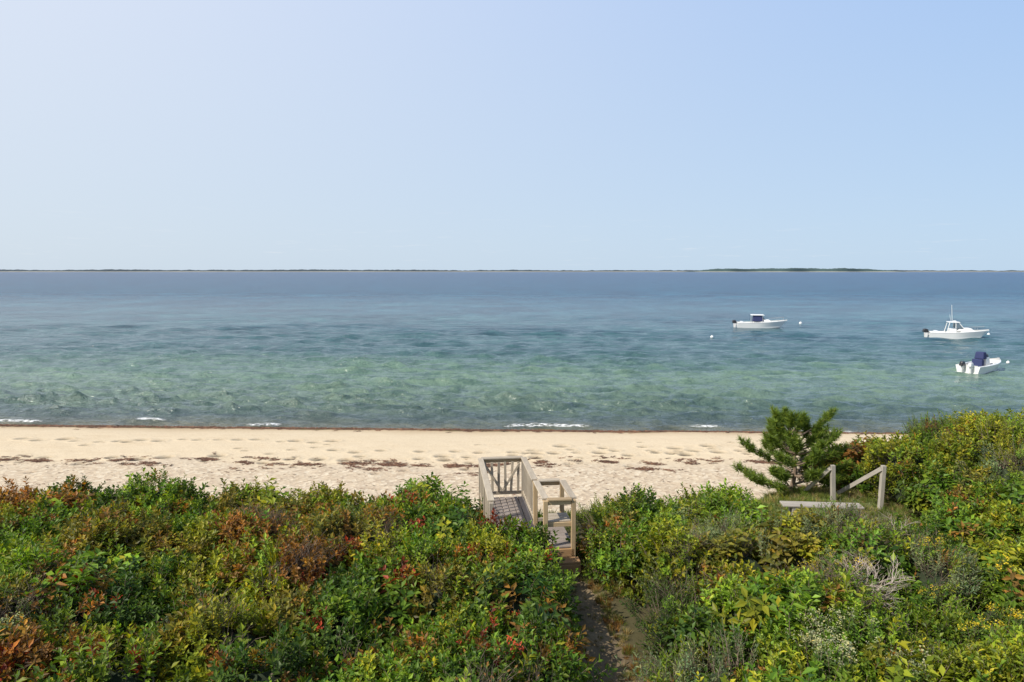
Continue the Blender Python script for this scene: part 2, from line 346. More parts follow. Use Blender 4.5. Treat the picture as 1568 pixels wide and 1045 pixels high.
def scatter_obj(name,pts,rot,scl,idx,tint,collection):
    me=bpy.data.meshes.new(name); me.vertices.add(len(pts)); me.vertices.foreach_set('co',np.asarray(pts,np.float32).ravel())
    a=me.attributes.new('rot','FLOAT_VECTOR','POINT'); a.data.foreach_set('vector',np.asarray(rot,np.float32).ravel())
    a=me.attributes.new('scl','FLOAT','POINT'); a.data.foreach_set('value',np.asarray(scl,np.float32))
    a=me.attributes.new('pidx','INT','POINT'); a.data.foreach_set('value',np.asarray(idx,np.int32))
    a=me.attributes.new('tint','FLOAT_COLOR','POINT'); tt=np.concatenate([np.asarray(tint),np.ones((len(pts),1))],1); a.data.foreach_set('color',tt.astype(np.float32).ravel())
    o=bpy.data.objects.new(name,me); link(o)
    ng=bpy.data.node_groups.new(name,'GeometryNodeTree'); ng.interface.new_socket('Geometry',in_out='INPUT',socket_type='NodeSocketGeometry'); ng.interface.new_socket('Geometry',in_out='OUTPUT',socket_type='NodeSocketGeometry')
    n=ng.nodes; gi=n.new('NodeGroupInput'); go=n.new('NodeGroupOutput'); ip=n.new('GeometryNodeInstanceOnPoints'); ci=n.new('GeometryNodeCollectionInfo')
    ci.inputs[0].default_value=collection; ci.inputs['Separate Children'].default_value=True; ci.inputs['Reset Children'].default_value=True
    ip.inputs['Pick Instance'].default_value=True
    def na(nm,ty):
        x=n.new('GeometryNodeInputNamedAttribute'); x.data_type=ty; x.inputs[0].default_value=nm; return x.outputs[0]
    L=ng.links.new; L(gi.outputs[0],ip.inputs['Points']); L(ci.outputs[0],ip.inputs['Instance']); L(na('pidx','INT'),ip.inputs['Instance Index'])
    L(na('rot','FLOAT_VECTOR'),ip.inputs['Rotation']); L(na('scl','FLOAT'),ip.inputs['Scale']); L(ip.outputs[0],go.inputs[0])
    md=o.modifiers.new('instances','NODES'); md.node_group=ng; return o

# ---------------------------------------------------------------- shrub mounds
DO=(.62,12.8); DA=math.radians(6.6)
def inlocal(x,y):
    dx,dy=x-DO[0],y-DO[1]; c,s_=math.cos(-DA),math.sin(-DA); return c*dx-s_*dy, s_*dx+c*dy
mounds=[]
G_dark=(.07,.13,.018);G_mid=(.12,.205,.02);G_yel=(.25,.28,.022);G_olv=(.21,.19,.03);G_rust=(.27,.135,.032);G_red=(.31,.055,.025);G_org=(.36,.18,.028);G_gry=(.21,.27,.13);G_lime=(.20,.31,.03)
def htarget(x,y):
    h=.98+.16*math.sin(x*1.1+y*.7)*math.cos(y*1.3-x*.4)
    if x<.6:
        if y>12: h*=1-.26*min(1,(y-12)/1.5)
        return h
    h*=.95
    if y>12 and x<8.3: h*=1-.24*min(1,(y-12)/1.5)
    if x>1.7 and x<2.6: h*=.75
    if 5.2<x<9.2 and y>12.3: h*= .40 if y<14.2 else 0
    if x>8.3:
        k=min(1,(x-8.3)/3.6); h=max(h,.85)+ (.0+.68*k)*min(1,max(0,(y-11.3)/3.0)) if y>11.3 else h
        if y>14.4 and x<9.6: h=.85
        if 13.2<y<=14.4 and x<9.4: h=.55
    return h
sp_=.78
for iy in range(int((20-5.2)/sp_)):
    for ix in range(int(31/sp_)):
        x=-14.5+ix*sp_+(.39 if iy%2 else 0)+random.uniform(-.26,.26); y=5.2+iy*sp_+random.uniform(-.26,.26)
        ymax=14.8 if x<.6 else (15.0 if x<5.3 else 17.0)
        if x>8.6: ymax=18.6
        if y>ymax: continue
        h=htarget(x,y)
        if h<.15: continue
        h*=random.uniform(.72,1.22)
        if h<.6: r=random.uniform(.4,.6)
        else: r=random.uniform(.48,.84)*(1 if h<1.5 else 1.2)
        px=float(pathx(np.array(y)))
        if y<13.2 and abs(x-px)<1.5: h*=.85
        if y<13.2 and abs(x-px)<.42+r*.8:
            if abs(x-px)>.76: r=(abs(x-px)-.38)/.85; h*=.8
            else: continue
        lx,ly=inlocal(x,y)
        if -1.15-r*.75<lx<.65+r*.6 and -.15-r*.6<ly<3.9: continue
        if 7.0<x<9.7 and 14.6<y<17.2: continue
        if 7.0<x<9.2 and 14.2<y<18.5: continue
        mounds.append([x,y,h,r,None])
mounds+=[[-7.65,14.1,1.3,.72,G_mid],[-8.2,13.8,1.0,.6,G_dark],[-7.1,13.5,1.05,.6,G_lime],[-9.6,13.6,.85,.7,G_dark],
 [-.95,12.6,1.0,.6,G_dark],[-.25,12.15,1.05,.6,G_mid],[.35,12.0,.92,.45,G_dark],[-1.7,13.6,.9,.6,G_mid],
 [9.6,17.9,1.0,.7,G_rust],[9.2,18.5,.95,.55,G_olv],[10.0,18.3,1.15,.8,G_olv],[10.8,17.4,1.3,.9,G_mid],[11.6,16.6,1.55,1.0,G_lime],[12.6,16.2,1.65,1.0,G_lime],[13.6,16.0,1.7,1.1,G_lime],
 [10.4,16.2,1.15,.75,G_mid],[2.1,13.6,.7,.45,G_olv],[2.7,14.2,.9,.6,G_dark],[2.0,12.5,.55,.35,G_rust]]
MA=np.array([[m_[0],m_[1],m_[2],m_[3]] for m_ in mounds])
gz=ground_z(MA[:,0],MA[:,1])
RZ=np.minimum(MA[:,2]*.62,np.maximum(MA[:,3]*.85,.3)); CZ=gz+MA[:,2]-RZ
def left_species(x,y):
    a=mn.noise(Vector((x*.35,y*.45,3)))
    if a>.14: base=random.choice([G_rust,G_olv,G_yel,G_olv,G_mid])
    elif a>-.12: base=random.choice([G_mid,G_yel,G_dark,G_olv,G_mid,G_mid])
    else: base=random.choice([G_dark,G_mid,G_mid,G_lime])
    return base
def right_species(x,y):
    a=mn.noise(Vector((x*.4,y*.4,9)))
    if a>.2: return random.choice([G_yel,G_olv,G_gry,G_lime])
    if x>8.3: return random.choice([G_mid,G_mid,G_lime,G_yel,G_mid])
    return random.choice([G_mid,G_lime,G_yel,G_lime,G_mid,G_dark,G_gry])
sets={'L':[[],[],[],[],[]],'R':[[],[],[],[],[]],'H':[[],[],[],[],[]]}
UV={'L':([],[]),'R':([],[]),'H':([],[])}
for i,mm in enumerate(mounds):
    x0,y0,h,r,sp0=mm
    key='L' if x0<1.2 else ('H' if (x0>8.3 and y0>11.3) else 'R')
    base=sp0 or (left_species(x0,y0) if key=='L' else right_species(x0,y0))
    rz=RZ[i]; cz=CZ[i]
    q=random.random()
    if base==G_gry: kinds=[6,7]
    elif key=='L': kinds=[0,1,2,3] if q<.85 else [4,5]
    else: kinds=[0,1,2,3] if q<.66 else ([4,5] if q<.88 else [6,7])
    area=2*math.pi*((r*r)**1.6/2+ (r*rz)**1.6/2)**(1/1.6)
    dens=21 if kinds[0]!=4 else 17
    n=int(area*dens)
    v=rng.normal(size=(n,3)); v/=np.linalg.norm(v,axis=1)[:,None]; v[:,2]=np.where(v[:,2]<-.25,-v[:,2],v[:,2])
    lump=1+.15*np.sin(v[:,0]*5+i)*np.cos(v[:,1]*4+2*i)+.08*np.sin(v[:,2]*9+i)
    rr=rng.uniform(.82,1.14,n)*lump
    P=np.stack([x0+v[:,0]*r*rr,y0+v[:,1]*r*rr,cz+v[:,2]*rz*rr],1)
    ok=P[:,2]>ground_z(P[:,0],P[:,1])+.02
    near=np.where((np.abs(MA[:,0]-x0)<2)&(np.abs(MA[:,1]-y0)<2))[0]
    for j in near:
        if j==i: continue
        q2=((P[:,0]-MA[j,0])/MA[j,3])**2+((P[:,1]-MA[j,1])/MA[j,3])**2+((P[:,2]-CZ[j])/RZ[j])**2
        ok&=~(q2<.66)
    for k in range(n):
        if not ok[k]: continue
        lx,ly=inlocal(P[k,0],P[k,1])
        if -1.15<lx<.68 and -.12<ly<3.2 and P[k,2]>2.3: ok[k]=False
        if P[k,1]<13 and abs(P[k,0]-pathx(P[k,1]))<.42: ok[k]=False
    P=P[ok]; v=v[ok]; n=len(P)
    nn=v*np.array([1/r,1/r,1/rz]); nn/=np.linalg.norm(nn,axis=1)[:,None]
    nn=nn*.6+np.array([0,0,.5]); nn/=np.linalg.norm(nn,axis=1)[:,None]
    th=np.arccos(np.clip(nn[:,2],-1,1))+rng.normal(0,.18,n); ph=np.arctan2(nn[:,0],-nn[:,1])
    A_=sets[key]
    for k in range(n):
        x,y,z=P[k]
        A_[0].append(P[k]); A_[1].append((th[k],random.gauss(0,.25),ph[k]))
        A_[2].append(random.uniform(.78,1.38))
        kd=random.choice(kinds)
        c=base; pr=random.random(); pn=mn.noise(Vector((x*.9,y*.9,5)))
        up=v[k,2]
        if key=='L':
            if pr<.05+.30*max(0,pn+.12) and up>.1: c=random.choice([G_red,G_org,G_rust,G_rust,G_rust,G_olv])
            elif pr<.28: c=random.choice([G_yel,G_lime])
        else:
            if pr<.03: c=G_rust
            elif pr<.26: c=random.choice([G_yel,G_lime])
        if pr>.975: kd=9
        if pr>.965 and pr<.975: kd=8; c=G_yel
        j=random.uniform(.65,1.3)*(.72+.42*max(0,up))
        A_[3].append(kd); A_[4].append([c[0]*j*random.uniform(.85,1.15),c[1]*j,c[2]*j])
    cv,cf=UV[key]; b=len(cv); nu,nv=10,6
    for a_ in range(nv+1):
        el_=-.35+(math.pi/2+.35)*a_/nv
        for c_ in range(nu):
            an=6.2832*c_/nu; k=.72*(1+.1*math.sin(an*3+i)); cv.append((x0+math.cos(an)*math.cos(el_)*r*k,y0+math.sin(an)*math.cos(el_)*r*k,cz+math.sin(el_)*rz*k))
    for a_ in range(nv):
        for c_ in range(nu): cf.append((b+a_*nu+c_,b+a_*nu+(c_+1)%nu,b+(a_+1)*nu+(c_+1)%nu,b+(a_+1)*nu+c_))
def accent(cx,cy,rad,n,kind,cols,key='R',zo=.05,sc=1.0):
    for _ in range(n):
        x=random.gauss(cx,rad); y=random.gauss(cy,rad)
        q=1-((MA[:,0]-x)/MA[:,3])**2-((MA[:,1]-y)/MA[:,3])**2
        zt=np.where(q>0,CZ+RZ*np.sqrt(np.maximum(q,0)),-9).max(); zt=max(zt,float(ground_z(x,y)))
        A_=sets[key]; c=random.choice(cols); j=random.uniform(.8,1.2)
        if abs(x-float(pathx(np.array(y))))<.4 and y<13: continue
        A_[0].append((x,y,zt+zo)); A_[1].append((random.gauss(0,.2),random.gauss(0,.2),random.uniform(0,6.28))); A_[2].append(random.uniform(.8,1.3)*sc); A_[3].append(kind); A_[4].append([a*j for a in c])
Yel=(.52,.42,.03); Crm=(.42,.43,.26)
accent(5.0,10.4,.3,9,10,[Yel],zo=.12); accent(6.8,9.6,.5,7,10,[Yel],zo=.12); accent(7.5,8.6,.5,6,10,[Yel],zo=.12); accent(6.9,10.6,.6,5,10,[Yel],zo=.12)
accent(4.0,8.3,.24,18,10,[Crm],zo=.14); accent(4.7,8.1,.35,6,10,[Crm,(.33,.36,.2)],zo=.14); accent(-7.0,8.4,.3,8,10,[(.35,.4,.22)],zo=.1)
accent(3.3,12.5,.5,18,10,[(.25,.31,.15)]); accent(5.6,12.2,.7,30,6,[G_gry]); accent(6.5,11.6,.4,24,9,[G_olv]); accent(5.2,9.9,.3,24,9,[G_olv])
accent(-3.4,13.0,.35,34,6,[(.22,.29,.12)],'L')
for _ in range(9): accent(random.uniform(-11,0),random.uniform(6,13),.25,10,9,[G_rust],'L')
M_under=simple('gap_shade_core',(.022,.034,.012),.95,.5,9,.6)  # dark colour for blobs inside the mounds, painted shade behind leaf gaps
names={'L':'shrub_thicket','R':'shrub_thicket.001','H':'tall_hedge'}
for k in 'LRH':
    o=scatter_obj(names[k],*sets[k],coll); uo=meshobj('gap_shade_core',UV[k][0],UV[k][1],(M_under,),parent=o,smooth=True)
gp=[[],[],[],[],[]]
def gadd(x,y,s,c,k=8):
    gp[0].append((x,y,float(ground_z(x,y))-.01)); gp[1].append((random.gauss(0,.15),random.gauss(0,.15),random.uniform(0,6.28))); gp[2].append(s); gp[3].append(k); j=random.uniform(.7,1.25); gp[4].append([a*j for a in c])
Gg=(.18,.23,.055); Gs=(.36,.29,.14)
for _ in range(1000): gadd(random.uniform(5.6,9.7),random.uniform(14.2,18.3),random.uniform(.3,.6),random.choice([Gg,Gg,Gs]))
for _ in range(1100):
    x=random.uniform(-14,12); y=float(edge(np.array(x)))+random.uniform(-.7,1.6)
    lx,ly=inlocal(x,y)
    if -1.1<lx<.1 and ly<3.3: continue
    gadd(x,y,random.uniform(.4,.9),random.choice([Gg,Gs,G_yel,G_mid]))
for _ in range(480):
    y=random.uniform(5,12.9); s_=random.choice([-1,1]); x=float(pathx(np.array(y)))+s_*random.uniform(.27,.55)
    gadd(x,y,random.uniform(.2,.5),random.choice([Gg,Gs,G_rust]))
for _ in range(260):
    y=random.uniform(5,12.2); gadd(float(pathx(np.array(y)))+random.gauss(0,.16),y,random.uniform(.10,.26),random.choice([Gs,Gg,(.22,.17,.10)]))
for _ in range(400): gadd(random.uniform(1.8,2.6),random.uniform(11.6,15),random.uniform(.5,.9),random.choice([Gs,Gg,G_rust]))
scatter_obj('beach_grass',*gp,coll)

# ---------------------------------------------------------------- seaweed wrack
wc=bpy.data.collections.new('seaweed_parts')
M_weed=bpy.data.materials.new('seaweed'); g=N(nt(M_weed)); o=g.add('ShaderNodeOutputMaterial'); p=g.add('ShaderNodeBsdfPrincipled')
g.l(g.add('ShaderNodeAttribute',attribute_type='INSTANCER',attribute_name='tint').outputs['Color'],p.inputs['Base Color']); p.inputs['Roughness'].default_value=.8; g.l(p.outputs[0],o.inputs[0])
for q in range(3):
    vs,fs=[],[]
    for k in range(26):
        c=Vector((random.gauss(0,.13),random.gauss(0,.045),random.uniform(0,.03))); a=random.gauss(0,.6); L=random.uniform(.03,.08); W=random.uniform(.006,.016)
        d=Vector((math.cos(a),math.sin(a),random.gauss(0,.15))); s_=Vector((-math.sin(a),math.cos(a),0)); i=len(vs)
        vs+=[c-d*L,c+s_*W+Vector((0,0,.012)),c+d*L,c-s_*W]; fs.append((i,i+1,i+2,i+3))
    o=meshobj('seaweed_%d'%q,vs,fs,(M_weed,),dolink=False); wc.objects.link(o)
wp=[[],[],[],[],[]]
def wadd(x,y,s):
    wp[0].append((x,y,float(ground_z(x,y))+.008)); wp[1].append((0,0,random.gauss(0,.5))); wp[2].append(s); wp[3].append(random.randrange(3)); j=random.uniform(.7,1.5); c=random.choice([(.13,.055,.03),(.19,.10,.055),(.10,.05,.03)]); wp[4].append([a*j for a in c])
for _ in range(8000):
    x=random.uniform(-29,27); n_=mn.noise(Vector((x*.35,0,1)))+.8*mn.noise(Vector((x*1.3,0,4)))
    row=random.choice([0,0,0,1,2])
    if random.random()>.22+1.2*(n_ if row==0 else mn.noise(Vector((x*.5,row*7,2)))-.1): continue
    y=float(wrk(x))+random.gauss(0,.11)+(0,-.75+.3*math.sin(x*.7),.55+.2*math.sin(x*.5))[row]
    wadd(x,y,random.uniform(.3,.9))
for _ in range(1200): wadd(random.uniform(-29,27),random.uniform(19,24.8),random.uniform(.12,.35))
for _ in range(3500):
    x=random.uniform(-30,28); wadd(x,float(wl(x))-.2-abs(random.gauss(0,.8)),random.uniform(.4,1.1))
scatter_obj('seaweed_wrack',*wp,wc)

# ---------------------------------------------------------------- wood structures
W_grey=wood('weathered_rail',(.38,.32,.24),(.56,.49,.39)); W_tan=wood('tan_post',(.42,.30,.16),(.56,.42,.25)); W_deck=wood('deck_board',(.25,.21,.18),(.38,.32,.28))
W_brn=wood('step_board',(.36,.20,.09),(.47,.30,.15)); W_silver=wood('silver_wood',(.31,.285,.25),(.48,.44,.38))
def beam(name,p0,p1,wd,ht,mat,parent,up=(0,0,1)):
    p0=Vector(p0);p1=Vector(p1); d=p1-p0; L=d.length; z=d.normalized(); x=z.cross(Vector(up))
    if x.length<.01: x=Vector((1,0,0))
    x.normalize(); y=z.cross(x)
    vs=[(sx*wd/2,sy*ht/2,k*L) for k in(0,1) for sx,sy in((-1,-1),(1,-1),(1,1),(-1,1))]
    o=meshobj(name,vs,[(0,3,2,1),(4,5,6,7),(0,1,5,4),(1,2,6,5),(2,3,7,6),(3,0,4,7)],(mat,),parent)
    M=Matrix((x,y,z)).transposed().to_4x4(); M.translation=p0; o.matrix_local=M
    b=o.modifiers.new('bevel','BEVEL'); b.width=.006; b.segments=1; return o
dk=empty('wooden_beach_stairs',(DO[0],DO[1],0),DA); DZ=2.65; RT=.93
nb=7
for i in range(nb):
    x=-1.0+(i+.5)*(1.0/nb); beam('deck_board_%d'%i,(x,0,DZ-.02),(x,3.05,DZ-.02+.002*(i%3)),1.0/nb-.016,.035,W_deck,dk)
for i in range(8):
    y=.07+i*.142; beam('landing_board_%d'%i,(.035,y,DZ-.02),(.60,y,DZ-.021),.125,.035,W_deck,dk)
for nm,a,b in (('joist_l',(-1.0,0,DZ-.12),(-1.0,3.05,DZ-.12)),('joist_r',(.0,0,DZ-.12),(.0,3.05,DZ-.12)),('joist_front',(.02,-.02,DZ-.12),(.60,-.02,DZ-.12)),('joist_far',(-1.0,3.09,DZ-.12),(0,3.09,DZ-.12)),('joist_e',(.60,0,DZ-.12),(.60,1.15,DZ-.12))):
    beam(nm,a,b,.045,.16,W_brn if 'front' in nm else W_tan,dk)
beam('step_tread',(.03,-.22,DZ-.2),(.66,-.22,DZ-.2),.26,.045,W_brn,dk); beam('step_riser',(.03,-.34,DZ-.31),(.66,-.34,DZ-.31),.03,.17,W_brn,dk)
posts=[(-1.02,3.05,-2.0),(.0,3.05,-2.0),(-1.02,1.55,-1.2),(-1.02,.02,-.6),(.02,1.24,-.8),(.03,.0,-.7),(.58,0,-.6),(.58,1.2,-.8)]
for i,(x,y,zb) in enumerate(posts):
    beam('post_%d'%i,(x,y,DZ+zb),(x,y,DZ+RT-.0),.085,.085,W_tan if i>3 else W_grey,dk)
def rail(nm,a,b,mat=W_grey,mid=True,pk=0,xb=False):
    A=Vector(a);B=Vector(b); z=Vector((0,0,1))
    beam(nm+'_cap',A+z*(RT+.02),B+z*(RT+.02),.13,.036,mat,dk)
    beam(nm+'_sub',A+z*(RT-.05),B+z*(RT-.05),.035,.08,W_tan,dk)
    if mid: beam(nm+'_low',A+z*.10,B+z*.10,.035,.08,mat,dk)
    for k in range(pk):
        q=A.lerp(B,(k+1)/(pk+1)); beam('%s_picket_%d'%(nm,k),q+z*.143,q+z*(RT-.094),.035,.035,mat,dk)
rail('left_rail',(-1.02,.06,DZ),(-1.02,3.03,DZ),pk=14)
rail('right_rail',(.0,1.28,DZ),(.0,3.03,DZ),pk=8)
rail('far_rail',(-1.0,3.06,DZ),(-.02,3.06,DZ))
for k in range(6):
    x=-.90+k*.155; q=random.uniform(-.02,.02); beam('gate_slat_%d'%k,(x+q,3.03,DZ+.14),(x-q,3.03,DZ+RT-.07),.06,.025,W_grey,dk,(0,1,0))
beam('gate_brace',(-.93,3.00,DZ+.82),(-.52,3.0,DZ+.17),.06,.025,W_grey,dk,(0,1,0)); beam('gate_brace_b',(-.10,3.00,DZ+.82),(-.50,3.0,DZ+.17),.06,.022,W_grey,dk,(0,1,0))
rail('ext_right',(.58,.04,DZ),(.58,1.16,DZ),W_grey,False); rail('ext_near',(.07,0,DZ),(.54,0,DZ),W_tan,False); rail('ext_far',(.07,1.22,DZ),(.53,1.22,DZ),W_grey,True)
rail('ext_left',(.03,.05,DZ),(.02,1.18,DZ),W_grey,False)
beam('bench_front',(.07,.02,DZ+.44),(.54,.02,DZ+.44),.03,.09,W_tan,dk); 
for k in range(3): beam('bench_slat_%d'%k,(.07,.12+k*.15,DZ+.49),(.54,.12+k*.15,DZ+.49),.13,.03,W_grey,dk)
for i in range(7):
    z=DZ-.19*(i+1); y=3.25+.28*i; beam('tread_%d'%i,(-.96,y,z),(-.04,y,z),.27,.04,W_deck,dk)
for x in(-1.0,0): beam('stringer',(x,3.12,DZ-.2),(x,5.3,DZ-1.6),.04,.22,W_tan,dk)

sh=empty('stair_handrail',(0,0,0))
def gzf(x,y): return float(ground_z(x,y))
for i,(x,y,h,lean,ex,ey,ez) in enumerate([(8.1,16.7,.98,-.06,7.82,17.7,2.02),(8.95,16.1,1.1,.03,8.52,17.5,2.0)]):
    z=gzf(x,y); beam('post_%d'%i,(x,y,z-.2),(x+lean,y,z+h),.10,.10,W_silver,sh)
    beam('lower_post_%d'%i,(ex,ey,1.4),(ex,ey,ez+.12),.09,.09,W_silver,sh)
    beam('handrail_%d'%i,(x+lean-.07,y-.02,z+h-.08),(ex-.07,ey,ez+.08),.04,.10,W_silver,sh)
for i in range(5): 
    y=16.7+.3*i; z=2.1-.17*i; beam('tread_%d'%i,(8.0-.08*i,y+.1,z),(8.8-.08*i,y-.25,z),.26,.04,W_silver,sh)
bn=empty('wooden_bench',(7.35,15.15,gzf(7.4,15.15)),math.radians(-5))
for k in range(2): beam('seat_%d'%k,(-1.15,-.09+k*.17,.43),(.62,-.09+k*.17,.43),.155,.04,W_silver,bn)
for i,x in enumerate((-.9,.4)):
    beam('leg_%d'%i,(x,-.1,-.1),(x,-.1,.405),.09,.09,W_silver,bn); beam('leg_b_%d'%i,(x,.1,-.1),(x,.1,.405),.09,.09,W_silver,bn); beam('apron_%d'%i,(x+.07,-.15,.36),(x+.07,.15,.36),.035,.09,W_silver,bn)

M_dead=simple('dead_wood',(.36,.30,.25),.9,.3,6)
def branchy(name,base,n,L,seed):
    random.seed(seed); vs,fs=[],[]
    def grow(p,d,l,r,dep):
        q=p
        for k in range(4):
            q2=q+d*l/4; twig(q,q2,r*(1-k*.15),r*(1-(k+1)*.15),vs,fs); q=q2
            d=(d+Vector((random.gauss(0,.2),random.gauss(0,.2),random.gauss(-.02,.14)))).normalized()
            if dep>0 and k>0:
                for _ in range(2): grow(q,(d+Vector((random.gauss(0,.6),random.gauss(0,.6),random.gauss(.1,.35)))).normalized(),l*.6,r*.5,dep-1)
    for _ in range(n):
        a=random.uniform(0,6.28); grow(Vector((random.gauss(0,.08),random.gauss(0,.08),0)),Vector((math.cos(a)*.9,math.sin(a)*.9,random.uniform(.35,.9))).normalized(),L*random.uniform(.7,1.2),.014,2)
    o=meshobj(name,vs,fs,(M_dead,)); o.location=base
branchy('dead_shrub',(5.3,9.9,3.0),8,.5,3); branchy('dead_shrub.001',(6.5,11.9,2.9),8,.55,8); branchy('dead_shrub.002',(-3.9,7.3,2.85),5,.45,12)

# ---------------------------------------------------------------- pine tree
random.seed(21)
pine=empty('pine_tree',(7.58,18.1,gzf(7.75,18.1)-.2))
M_bark=simple('pine_bark',(.20,.145,.10),.95,.4,12,.6)
M_need=leafmat('pine_needles',False,(.145,.215,.033),.3)
bv,bf,nv_,nf_=[],[],[],[]
def limb(p0,p1,r0,r1):
    d=(p1-p0).normalized(); a=d.orthogonal().normalized(); b=d.cross(a); i=len(bv)
    for p_,r in((p0,r0),(p1,r1)):
        for k in range(6): an=k*1.0472; bv.append(p_+(a*math.cos(an)+b*math.sin(an))*r)
    for k in range(6): bf.append((i+k,i+(k+1)%6,i+6+(k+1)%6,i+6+k))
def tuft(p,d,s=1):
    for k in range(66):
        f=random.random(); q=p-d*.17*s*f
        dv=(d*random.uniform(.2,1.0)+Vector((random.gauss(0,.55),random.gauss(0,.55),random.gauss(0,.4)))).normalized(); L=random.uniform(.09,.15)*s
        w_=dv.cross(Vector((random.gauss(0,1),random.gauss(0,1),random.gauss(0,1)))).normalized()*.0095; i=len(nv_)
        nv_.extend([q-w_,q+w_,q+dv*L]); nf_.append((i,i+1,i+2))
H=2.2; tp=[Vector((.10*math.sin(z*2.2),.05*math.cos(z*3),z)) for z in np.linspace(0,H-.2,12)]
for k in range(11): limb(tp[k],tp[k+1],.075*(1-k/13),.075*(1-(k+1)/13))
levels=[(.30,1.35,7,.1),(.6,1.5,7,.15),(.95,1.45,7,.25),(1.25,1.25,7,.4),(1.5,1.1,7,.6),(1.7,.8,6,1.0)]
for li,(z0,R,nb_,rise) in enumerate(levels):
    for k in range(nb_):
        an=k*6.283/nb_+li*1.1+random.gauss(0,.28); Rr=R*random.uniform(.5,1.15); z=z0+random.gauss(0,.06)
        j=min(10,int(z/(H-.2)*11)); p=tp[j].copy(); p.z=z
        d=Vector((math.cos(an),math.sin(an),rise)).normalized(); seg=6; q=p
        for s_ in range(seg):
            q2=q+d*Rr/seg; limb(q,q2,.026*(1-s_/seg)+.008,.026*(1-(s_+1)/seg)+.008); q=q2
            d=(d+Vector((random.gauss(0,.13),random.gauss(0,.13),.07))).normalized()
            if s_>=2:
                for sd in(-1,1):
                    if random.random()<(.1 if s_>2 else .5): continue
                    sdv=(d+Vector((-d.y,d.x,0))*sd*random.uniform(.6,1.1)+Vector((0,0,.3))).normalized(); ll=random.uniform(.14,.30)
                    e_=q+sdv*ll; limb(q,e_,.008,.005); u_=(sdv+Vector((0,0,.8))).normalized(); tuft(e_,u_,1.4)
                    if random.random()<.75: tuft(q+sdv*ll*.55+Vector((0,0,.05)),u_,1.25)
        tuft(q,(d+Vector((0,0,.6))).normalized(),1.5)
tuft(Vector((tp[-1].x,tp[-1].y,H-.1)),Vector((0,0,1)),1.4); tuft(Vector((tp[-1].x+.08,tp[-1].y,H-.25)),Vector((.3,0,1)).normalized(),1.3)
meshobj('trunk',bv,bf,(M_bark,),pine,True); meshobj('needles',nv_,nf_,(M_need,),pine)

# ---------------------------------------------------------------- boats
M_hull=simple('white_gelcoat',(.80,.80,.78),.25,.03,2); M_navy=simple('navy_canvas',(.025,.035,.11),.8,.2,6); M_blk=simple('black_cowling',(.02,.02,.022),.3,.1,4)
M_glass=simple('tinted_glass',(.10,.14,.17),.08,.1,3); M_boot=simple('bottom_paint',(.16,.17,.19),.6,.2,3); M_deckb=simple('boat_deck',(.55,.53,.48),.6,.05,5); M_steel=simple('steel_tube',(.6,.6,.6),.3,.05,3,metal=.7)
M_grycowl=simple('white_cowling',(.65,.65,.65),.35,.05,3)
def hull(parent,L,B,h0,h1,cock0,cock1):
    ns=22; vs=[];fs=[];mi=[]
    for i in range(ns+1):
        s=i/ns; x=-L/2+L*s; f=max(0,(s-.42)/.58); b=B/2*(1-f**2.4)*(.93+.07*min(1,s*4)); b=max(b,.012)
        sh_=h0+(h1-h0)*s**1.8; kl=-.28 if s<.72 else -.28+(sh_+.12)*((s-.72)/.28)**2.4
        ch=.10+.45*max(0,s-.45)**1.3; ch=min(ch,sh_-.08); cb=b*(.88-.25*f)
        xr=x+ (f**2)*.25
        for q in((0,kl,x),(cb,min(max(ch-.18,kl+.02),sh_-.1),x),(cb*1.03,max(ch,kl+.05),x+.3*(xr-x)),(b,sh_-.10,xr),(b*1.03,sh_-.04,xr),(b*1.02,sh_,xr),(b*.86,sh_+.015,xr-.02)):
            vs.append((q[2],q[0],q[1])); 
        inc=cock0<=s<=cock1; fl=.32 if inc else sh_+.05
        vs.append((xr-.02,b*.84,fl)); vs.append((xr-.02,0,fl if inc else sh_+.09))
    k=9; n0=len(vs)
    vs+= [(x,-y,z) for x,y,z in vs]
    for i in range(ns):
        for j in range(k-1):
            a=i*k+j; q=(a,a+k,a+k+1,a+1); fs.append(q); m_=2 if j==0 else 0
            if j==7: m_=3
            mi.append(m_); fs.append(tuple(n0+z for z in q[::-1])); mi.append(m_)
    for j in range(k-1):
        fs.append((j,j+1,n0+j+1,n0+j)); mi.append(0)
    return meshobj('hull',vs,fs,(M_hull,M_navy,M_boot,M_deckb),parent,False,mi)
def frust(name,parent,x0,x1,w0,z0,X0,X1,w1,z1,mat,bev=.05,yc=0,sub=False):
    vs=[(x0,yc-w0/2,z0),(x1,yc-w0/2,z0),(x1,yc+w0/2,z0),(x0,yc+w0/2,z0),(X0,yc-w1/2,z1),(X1,yc-w1/2,z1),(X1,yc+w1/2,z1),(X0,yc+w1/2,z1)]
    o=meshobj(name,vs,[(0,3,2,1),(4,5,6,7),(0,1,5,4),(1,2,6,5),(2,3,7,6),(3,0,4,7)],(mat,),parent)
    b=o.modifiers.new('b','BEVEL'); b.width=bev; b.segments=3; return o
def outboard(parent,x,y,mat,s=1):
    frust('cowling',parent,x-.66*s,x-.05*s,.34*s,.58*s,x-.56*s,x-.14*s,.26*s,.98*s,mat,.09*s,y)
    frust('midsection',parent,x-.38*s,x-.18*s,.12*s,-.35,x-.46*s,x-.14*s,.16*s,.59*s,M_grycowl,.03*s,y)
    frust('bracket',parent,x-.14*s,x+.06,.2*s,.25,x-.14*s,x+.06,.2*s,.5*s,M_steel,.02,y)
